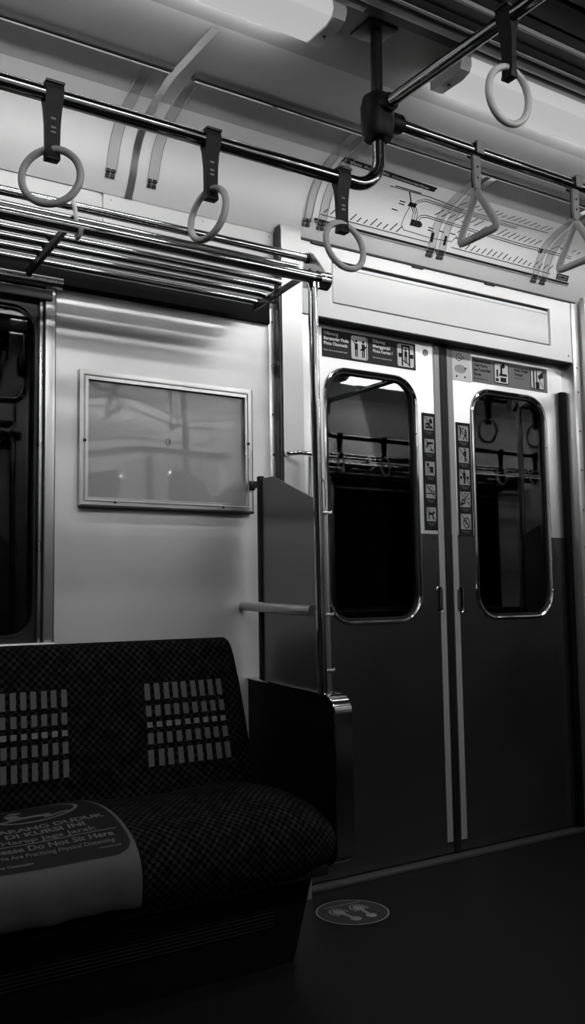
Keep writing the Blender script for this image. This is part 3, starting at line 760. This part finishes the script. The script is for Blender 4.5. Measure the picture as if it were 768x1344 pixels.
# turn its belt so that it hangs square to the crossbar
for ch in [c for c in bpy.data.objects if c.parent == t4 and not c.name.startswith('ring')]: ch.rotation_euler.z = PI/2
def tri_strap(label, x, y=RY, z=ZH, phi=90):
    t = thing('triangular_hand_strap', label, 'hand strap', (x, y, z), 'triangular hand straps')
    m = MB()
    for s in (-1, 1):
        m.box(x-.013, x+.013, y+s*.0165, y+s*.0215, z-.014, z+.018, .002)
    m.box(x-.013, x+.013, y-.0215, y+.0215, z+.0165, z+.0215, .002).build('rail_clip', 'strap_grey', t)
    bl = MB().grid([[(x-.012, y-.006, z-.012), (x+.012, y-.006, z-.012)], [(x-.011, y-.005, z-.06), (x+.011, y-.005, z-.06)], [(x-.006, y-.004, z-.112), (x+.006, y-.004, z-.112)]])
    m = MB().prism([(x-.013, z-.010), (x+.013, z-.010), (x+.0125, z-.075), (x+.009, z-.105), (x-.009, z-.105), (x-.0125, z-.075)], 'y', y-.005, y+.003)
    bl = m.build('belt', 'strap_grey', t)
    MB().box(x-.011, x+.011, y+.003, y+.008, z-.10, z-.010, .001).build('belt_lining', 'black_plastic', bl)
    mm = MB()
    for dz in (.045, .075): mm.disc((x, y-.005, z-dz), .003, 'y', -.002, 10)
    mm.build_each('stud', 'bolt', bl)
    a = math.radians(phi); h_ = Vector((math.cos(a), math.sin(a), 0))
    A, B, Cc = Vector((x, y, z-.108)), Vector((x, y, z-.232))-h_*.073, Vector((x, y, z-.234))+h_*.073
    P = [A, B, Cc]; pts = []
    for i in range(3):
        p, q, r_ = P[i-1], P[i], P[(i+1) % 3]
        d1 = (p-q).normalized()*.020; d2 = (r_-q).normalized()*.020
        for k in range(6):
            u = k/5; pts.append((q+d1)*(1-u)**2+q*2*u*(1-u)+(q+d2)*u*u)
    MB().tube(pts, .011, 12, closed=True, flat=.8).build('triangle_grip', 'grip_white', t)
    return t
tr = [tri_strap('triangular hand strap above the left door leaf', 1.725), tri_strap('triangular hand strap cut off by the right edge of the photo', 2.118)]
# straps that only the window reflections show
for x, wh in ((3.397, 'nearest the second socket'), (3.749, 'second beyond the second socket')):
    c = copy_tree(hs[2]); c.location.x = x; c['label'] = 'round hand strap %s, beyond the doors' % wh
for k in range(6):
    c = opposite(hs[k % 3]); c.location.x = 3.397+.352*k; c['label'] = 'round hand strap on the opposite rail, %s from the rail bend' % ('first', 'second', 'third', 'fourth', 'fifth', 'sixth')[k]; c['group'] = 'reflected round hand straps'
for k in range(3):
    c = opposite(tr[0]); c.location.x = 1.80+.39*k; c['label'] = 'triangular hand strap on the opposite rail, %s of three above the doors' % ('leftmost', 'middle', 'rightmost')[k]; c['group'] = 'reflected triangular hand straps'
c = copy_tree(t4); c.location = (XC+.944, 1.275, 2.118); c['label'] = 'round hand strap on the crossbar beyond the doors'

# ------------------------------------------------------------------ ceiling lamps
def lamp(x0, x1, label):
    t = thing('ceiling_lamp', label, 'ceiling lamp', ((x0+x1)/2, 1.727, CZ), 'ceiling lamps')
    P = [(1.664, CZ), (1.660, 2.300), (1.668, 2.284), (1.690, 2.277), (1.768, 2.275), (1.777, 2.279), (1.777, CZ)]
    MB().prism(P, 'x', x0+.035, x1-.035).build('diffuser', 'diffuser', t)
    MB().box(x0+.05, x1-.05, 1.7775, 1.783, 2.300, 2.324).build('tube', 'tube', t)  # strip added to wash the wall with light, hidden by the diffuser
    for a, b in ((x0, x0+.035), (x1-.035, x1)):
        Q = [(1.658, CZ), (1.654, 2.300), (1.662, 2.280), (1.690, 2.271), (1.766, 2.271), (1.777, 2.276), (1.777, CZ)]
        e = MB().prism(Q, 'x', a, b).build('end_cap', 'lamp_cap', t)
        MB().disc(((a+b)/2, 1.724, 2.271), .004, 'z', -.003, 10).build('cap_screw', 'rubber', e)
    MB().box(x0-.0, x1+.05, 1.640, 1.656, CZ-.012, CZ, .001).build('side_rim', 'trim_light', t)
    return t
lamps = [lamp(.02, 1.262, 'ceiling lamp at the top left of the photo, left of the rail socket'), lamp(1.632, 2.872, 'ceiling lamp right of the rail socket, above the doors'),
         lamp(-1.60, -.36, 'ceiling lamp above the far left end of the bench, outside the photo'), lamp(3.24, 4.48, 'ceiling lamp beyond the doors, outside the photo')]
for k, l in enumerate(lamps):
    c = opposite(l, 'ceiling lamp on the opposite side, %s' % ('right of the rail sockets', 'above the doors', 'far right', 'left, above the camera')[k])
    for ch in c.children:
        if ch.name.startswith('diffuser'): ch.material_slots[0].link = 'OBJECT'; ch.material_slots[0].material = M['diffuser_bright']

# ------------------------------------------------------------------ bench
CU = [(1.985, .225), (1.962, .262), (1.955, .31), (1.966, .352), (1.995, .380), (2.05, .402), (2.12, .416), (2.2, .42), (2.3, .412), (2.36, .40)]
CUF = CU[:2]+chaikin(CU[1:])[1:]; CUL = arcs(CUF)
def cush(x, s, off):
    s = max(0, s); i = 0
    while i < len(CUL)-2 and s > CUL[i+1]: i += 1
    t_ = (s-CUL[i])/(CUL[i+1]-CUL[i]); a, b = CUF[i], CUF[i+1]
    dy, dz = b[0]-a[0], b[1]-a[1]; n = math.hypot(dy, dz)
    y = a[0]+dy*t_-dz/n*off; z = a[1]+dz*t_+dy/n*off
    # the end of the cushion rounds down
    e = max(0, (x-1.24)/.197); z -= .050*e**2.6*min(1, max(0, (z-.25)/.12)); y += .060*e**3*max(0, 1-s/.3)
    return (x, y, z)
def bench(label, x0=-1.25):
    t = thing('bench_seat', label, 'bench', (.1, 2.2, 0))
    xs = [x0+k*(1.28-x0)/60 for k in range(61)]+[1.30, 1.325, 1.35, 1.37, 1.39, 1.405, 1.418, 1.428, 1.434, 1.437]
    ss = [k*CUL[-1]/46 for k in range(47)]
    def cz(x, s):
        p = cush(x, s, 0); e = max(0, (x-1.418)/.02)
        b = .004*math.cos((x-1.28)*2*PI/.44)*min(1, max(0, (s-.1)*6))
        return (p[0], p[1]+(.018*e*e if s < .15 else 0), p[2]+b-(.012*e*e if s > .15 else 0))
    rows = [[cz(x, s) for s in ss] for x in xs]; uv = [[(x, s) for s in ss] for x in xs]
    m = MB().grid(rows, uvs=uv)
    last = rows[-1]; c0 = (1.43, 2.2, .30)
    m.add(last+[(1.43, 2.37, .225), (1.43, 1.99, .222)], [tuple(range(len(last)+2))], 0, [(p[1], p[2]) for p in last]+[(2.37, .22), (1.99, .22)])
    m.build('cushion', 'moquette', t, fix=False, smooth=60)
    # backrest
    BP = [(2.318, .33), (2.318, .40), (2.326, .52), (2.340, .65), (2.352, .74), (2.362, .782), (2.376, .803), (2.395, .810), (2.415, .806), (2.43, .79), (2.45, .60)]
    BF = [BP[0]]+chaikin(BP, 2)[1:]; BL = arcs(BF)
    xs = [x0+k*(1.30-x0)/40 for k in range(41)]+[1.0+.01*k for k in range(0)]+[1.31, 1.32, 1.33, 1.337, 1.342, 1.345]
    def bp(x, s, off=0):
        y, z = on_profile(BF, BL, s, off)
        k = max(0, (x-1.30)/.045); zz = max(0, min(1, (.81-z)/.45))
        return (x+max(0, (x-1.0)/.345)*.055*zz, y+.035*(1-math.sqrt(max(0, 1-k*k))), z-(.012*k**4 if z > .7 else 0))
    ss = [k*BL[-1]/50 for k in range(51)]
    m = MB().grid([[bp(x, s) for s in ss] for x in xs], uvs=[[(x, s) for s in ss] for x in xs])
    last = [bp(xs[-1], s) for s in ss]; m.add(last, [tuple(range(len(last)))], 0, [(p[1], p[2]) for p in last])
    bk = m.build('backrest', 'moquette', t, fix=False, smooth=60)
    # woven pale blocks, one group per place
    def s_of(z):
        for s in ss:
            if bp(.5, s)[2] >= z: return s
    for cx in (1.160, .720, .28, -.16, -.6, -1.0):
        m = MB(); mb2 = MB()
        for c in range(9):
            xc = cx+(c-4)*.0262
            for r_, (zt, zb) in enumerate(((.690, .646), (.632, .598), (.584, .570), (.555, .522), (.508, .466))):
                tgt = mb2 if r_ == 2 else m
                s0, s1 = s_of(zb), s_of(zt); jit = random.uniform(-.001, .001)
                wq = .0075
                tgt.add([bp(xc-wq+jit, s0, .0012), bp(xc+wq+jit, s0, .0012), bp(xc+wq+jit, s1, .0012), bp(xc-wq+jit, s1, .0012)], [(0, 1, 2, 3)])
        m.build('woven_blocks', 'fabric_patch', bk, fix=False); mb2.build('woven_squares', 'fabric_patch_bright', bk, fix=False)
    # box below
    bs = MB(); P = [(2.075, .235), (2.05, .215), (2.05, 0), (2.44, 0), (2.44, .235)]
    n = len(P); a = [(x0, p[0], p[1]) for p in P]; b = [(1.327+.071*min(1, p[1]/.235), p[0], p[1]) for p in P]
    bs.add(a+b, [tuple(range(n)), tuple(range(n, 2*n))[::-1]]+[(i, (i+1) % n, n+(i+1) % n, n+i) for i in range(n)])
    base = bs.build('base_box', 'board', t)
    m = MB()
    for k in range(13): m.box(x0+.05, 1.27, 2.046, 2.052, .200-k*.0085, .2020-k*.0085)
    m.build('heater_grille', 'grille', base)
    MB().box(x0, 1.40, 1.99, 2.42, .215, .24, .004).build('seat_frame', 'black_plastic', t)
    return t
bn = bench('dark patterned upholstered bench with pale woven blocks on its backrest')
opposite(bn, 'dark upholstered bench right of the doors on the opposite side')
MIR[0] = True; bn2 = bench('dark upholstered bench beyond the right door leaf'); MIR[0] = False
opposite(bn2, 'dark upholstered bench left of the doors, beneath the camera')

# ------------------------------------------------------------------ partition at the end of the bench
def partition(label):
    t = thing('bench_end_partition', label, 'partition', (1.47, 2.2, 0))
    def outline(inset, r=.045):
        y0, y1, z0, z1 = 2.006+inset, 2.462, .222+inset, .662-inset
        pts = [(y1, z0-.0)]
        pts = []
        for k in range(9):
            a = math.radians(180+90*k/8); pts.append((y0+r+r*math.cos(a), z0+r+r*math.sin(a)))
        pts = pts+[(y1, z0)]+[(y1, z1+.016)]
        for k in range(9):
            a = math.radians(90+90*k/8); pts.append((y0+r+r*math.cos(a), z1-r+r*math.sin(a)))
        return pts
    MB().prism(outline(.003, .042), 'x', 1.443, 1.492).build('side_board', 'board', t)
    # bright edge band over the top and down the front
    P = [(2.462, .222), (2.10, .222)]+[(2.051+.045*math.cos(math.radians(a)), .267+.045*math.sin(math.radians(a))) for a in range(270, 180, -10)]
    P += [(2.006, .30), (2.006, .58)]+[(2.056+.050*math.cos(math.radians(a)), .612+.050*math.sin(math.radians(a))) for a in range(180, 89, -9)]+[(2.20, .668), (2.462, .680)]
    m = MB(); P = P[2:]
    A = [(p[0], p[1]) for p in P]; ins = []
    for i in range(len(A)):
        a, b = A[max(0, i-1)], A[min(len(A)-1, i+1)]; dy, dz = b[0]-a[0], b[1]-a[1]; l = math.hypot(dy, dz) or 1
        ins.append((A[i][0]+dz/l*.004, A[i][1]-dy/l*.004))
    for x0, x1 in ((1.440, 1.496),):
        rows = [[(x0, a[0], a[1]) for a in A], [(x1, a[0], a[1]) for a in A], [(x1, a[0], a[1]) for a in ins], [(x0, a[0], a[1]) for a in ins], [(x0, a[0], a[1]) for a in A]]
        m.grid(rows)
    m.build('edge_band', 'band_chrome', t)
    MB().tube([(1.4395, a[0], a[1]) for a in A], .0016, 6).build('band_edge', 'chrome', t)
    # upper metal screen with sloping top
    sc = MB().prism([(2.378, .670), (2.378, 1.281), (2.312, 1.279), (2.085, 1.188), (2.085, .660)], 'x', 1.449, 1.454).build('screen', 'partition_steel', t)
    sc['label'] = 'dim satin metal screen with sloping top edge'
    MB().box(1.443, 1.459, 2.376, 2.395, .672, 1.288, .002).build('screen_post', 'rubber', t)
    MB().box(1.444, 1.458, 2.385, 2.432, 1.255, 1.275, .003).box(1.443, 1.460, 2.43, 2.462, 1.250, 1.280, .003).build('wall_bracket', 'dark_metal', t)
    MB().tube([(1.425, 2.462, .897), (1.425, 2.452, .897), (1.432, 2.09, .884)], [.008, .015, .015], 18).build('arm_rail', 'steel', t)
    return t
pt = partition('dark side board with bright edge band and metal screen ending the bench')
opposite(pt, 'bench end partition right of the doors on the opposite side')
MIR[0] = True; pt2 = partition('bench end partition beyond the right door leaf'); MIR[0] = False
opposite(pt2, 'bench end partition left of the doors on the opposite side')
def pole(label):
    t = thing('grab_pole', label, 'grab pole', (1.44, 2.065, .66))
    MB().tube([(1.442, 2.064, .660), (1.438, 2.064, 1.2), (1.432, 2.062, 1.70), (1.430, 2.058, 1.79)], .0135, 24).build('pole', 'chrome', t)
    MB().tube([(1.467, 2.068, .658), (1.464, 2.068, 1.14), (1.463, 2.066, 1.165)], [.0075, .0075, .004], 14).build('side_rod', 'steel', t)
    MB().tube([(1.463, 2.066, 1.155), (1.468, 2.066, 1.20), (1.462, 2.066, 1.235), (1.450, 2.066, 1.25)], .0022, 6).build('side_wire', 'chrome', t)
    for z in (1.150, .872, .722):
        MB().box(1.450, 1.476, 2.058, 2.074, z-.004, z+.004, .002).tube([(1.474, 2.062, z), (1.480, 2.062, z), (1.481, 2.062, z+.007)], .0022, 8).build('clamp', 'steel', t)
    MB().tube([(1.430, 2.058, 1.775), (1.430, 2.058, 1.80)], [.017, .017], 20).build('top_collar', 'chrome', t)
    return t
po = pole('chrome vertical grab pole rising from the bench end to the rack')
opposite(po, 'vertical grab pole right of the doors on the opposite side')
MIR[0] = True; po2 = pole('vertical grab pole beyond the right door leaf'); MIR[0] = False
opposite(po2, 'vertical grab pole left of the doors on the opposite side')
# little grab handle on the post cover
gh = thing('post_grab_handle', 'small chrome loop handle on the steel post cover above the screen', 'handle', (1.60, 2.424, 1.2))
m = MB().tube([(1.572, 2.424, 1.372), (1.600, 2.386, 1.372), (1.640, 2.372, 1.368), (1.648, 2.370, 1.355), (1.648, 2.370, 1.18)], .007, 10).tube([(1.626, 2.374, 1.36), (1.624, 2.374, 1.18)], .005, 8).build('loop', 'chrome', gh)
MB().disc((1.572, 2.424, 1.372), .010, 'y', -.006, 14).disc((1.648, 2.424, 1.19), .008, 'y', -.056, 12).build('mount', 'steel', gh)

# ------------------------------------------------------------------ seat cover sheet with notice
sh = thing('seat_notice_sheet', 'pale fabric sheet printed with a do not sit notice draped over the bench', 'notice sheet', (.69, 2.1, .3))
CX = .693
def cs_(x, s, off):
    x = max(-9, x); p = cush(x, s, off); b = .004*math.cos((x-1.28)*2*PI/.44)*min(1, max(0, (s-.1)*6)); return (p[0], p[1], p[2]+b)
def sheet(xa, xb, sa, sb, off, nx=24, ns=40, wob=0):
    rows = []
    for i in range(nx+1):
        x = xa+(xb-xa)*i/nx
        r = []
        for j in range(ns+1):
            s = sa+(sb-sa)*j/ns
            q = max(0, 1-s/.15)
            r.append(cs_(x, s, off+wob*q*(.004+.003*math.sin(x*31)+.002*math.sin(x*67+s*30))))
        rows.append(r)
    return rows
a_ = sheet(.515, .868, .030, .520, .003, wob=1)
MB().grid(a_).grid([a_[-1], [(p[0]+.001, p[1], p[2]-.003) for p in a_[-1]]]).build('sheet', 'cloth_sheet', sh, fix=False, smooth=70)
def drape(poly, off):
    """fan-free strips: outline given as function of s"""
m = MB(); rows = []
for j in range(41):
    s = .146+(.52-.146)*j/40
    r_ = .035; dx = 0
    if s < .146+r_: dx = r_-math.sqrt(max(0, r_*r_-(.146+r_-s)**2))
    rows.append([cs_(CX-.165+dx+(2*(.165-dx))*k/20, s, .0042) for k in range(21)])
pr = m.grid(rows).build('printed_field', 'cloth_print', sh, fix=False, smooth=70)
m = MB(); F = lambda a, b: cs_(a, b, .0050)
put_text(m, 'DILARANG DUDUK', CX, .283, .292, .019, F, 'CENTER', bold=.03)
put_text(m, 'DI KURSI INI', CX, .2555, .180, .019, F, 'CENTER', bold=.03)
put_text(m, 'Harap Jaga Jarak', CX, .230, .212, .016, F, 'CENTER', bold=.015)
put_text(m, 'Please Do Not Sit Here', CX, .198, .272, .017, F, 'CENTER', bold=.02)
put_text(m, 'We Are Practicing Physical Distancing', CX, .179, .262, .011, F, 'CENTER', bold=.01)
put_text(m, 'Enjoy Commuting', CX-.10, .158, .085, .006, F, 'CENTER'); put_text(m, 'www.krl.co.id', CX+.115, .166, .05, .005, F, 'CENTER')
for k in range(20):
    x0, x1 = CX-.15+.30*k/20, CX-.15+.30*(k+1)/20
    m.add([F(x0, .2205), F(x1, .2205), F(x1, .2235), F(x0, .2235)], [(0, 1, 2, 3)])
for k in range(40):     # ring of the prohibition sign
    a, b = 2*PI*k/40, 2*PI*(k+1)/40
    m.add([F(CX+rx*math.cos(q), .415+ry*math.sin(q)) for rx, ry, q in ((.125, .090, a), (.125, .090, b), (.115, .082, b), (.115, .082, a))], [(0, 1, 2, 3)])
for p in [circ(CX-.02, .44, .016), R(CX-.05, .375, CX-.02, .42), R(CX-.05, .362, CX+.04, .378), R(CX+.025, .345, CX+.045, .378), bar(CX-.09, .35, CX-.02, .37, .012), bar(CX+.03, .35, CX+.09, .37, .008)]:
    m.add([F(*q) for q in p], [tuple(range(len(p)))])
m.build('lettering', 'cloth_ink', pr, fix=False)

# ------------------------------------------------------------------ floor sticker
fc = (1.668, 2.256)
fs = thing('floor_sticker', 'round grey floor sticker with a pair of pale footprints', 'sticker', (fc[0], fc[1], 0))
MB().disc((fc[0], fc[1], .0002), .108, 'z', .001, 48).build('disc', 'sticker', fs)
m = MB(); n = 64
vs = []; 
for k in range(n):
    a = 2*PI*k/n
    vs += [(fc[0]+.1075*math.cos(a), fc[1]+.1075*math.sin(a), .0016), (fc[0]+.1035*math.cos(a), fc[1]+.1035*math.sin(a), .0016)]
m.add(vs, [(2*k, 2*((k+1) % n), 2*((k+1) % n)+1, 2*k+1) for k in range(n)])
def foot(cx, cy, ang):
    ca, sa = math.cos(ang), math.sin(ang)
    def P(u, v): return (cx+u*ca-v*sa, cy+u*sa+v*ca, .0018)
    for q in (circ(0, .032, .017, 18, .022), circ(0, -.038, .016, 18, .017), R(-.006, -.03, .006, .02)): m.add([P(*p) for p in q], [tuple(range(len(q)))])
    for k in range(11):
        a = math.radians(-25+23*k); b = a+.30
        m.add([P(.022*math.cos(a), .032+.027*math.sin(a)), P(.029*math.cos(a), .032+.034*math.sin(a)), P(.029*math.cos(b), .032+.034*math.sin(b)), P(.022*math.cos(b), .032+.027*math.sin(b))], [(0, 1, 2, 3)])
foot(1.638, 2.243, math.radians(8)); foot(1.700, 2.240, math.radians(-6))
ta = math.atan2(2.320-2.329, 1.746-1.617)
put_text(m, 'TITIK POSISI BERDIRI', 0, 0, .125, .008, lambda a, b: (1.615+a*math.cos(ta)-b*math.sin(ta), 2.322+a*math.sin(ta)+b*math.cos(ta), .0018))
m.build('footprint_print', 'sticker_ink', fs, fix=False)
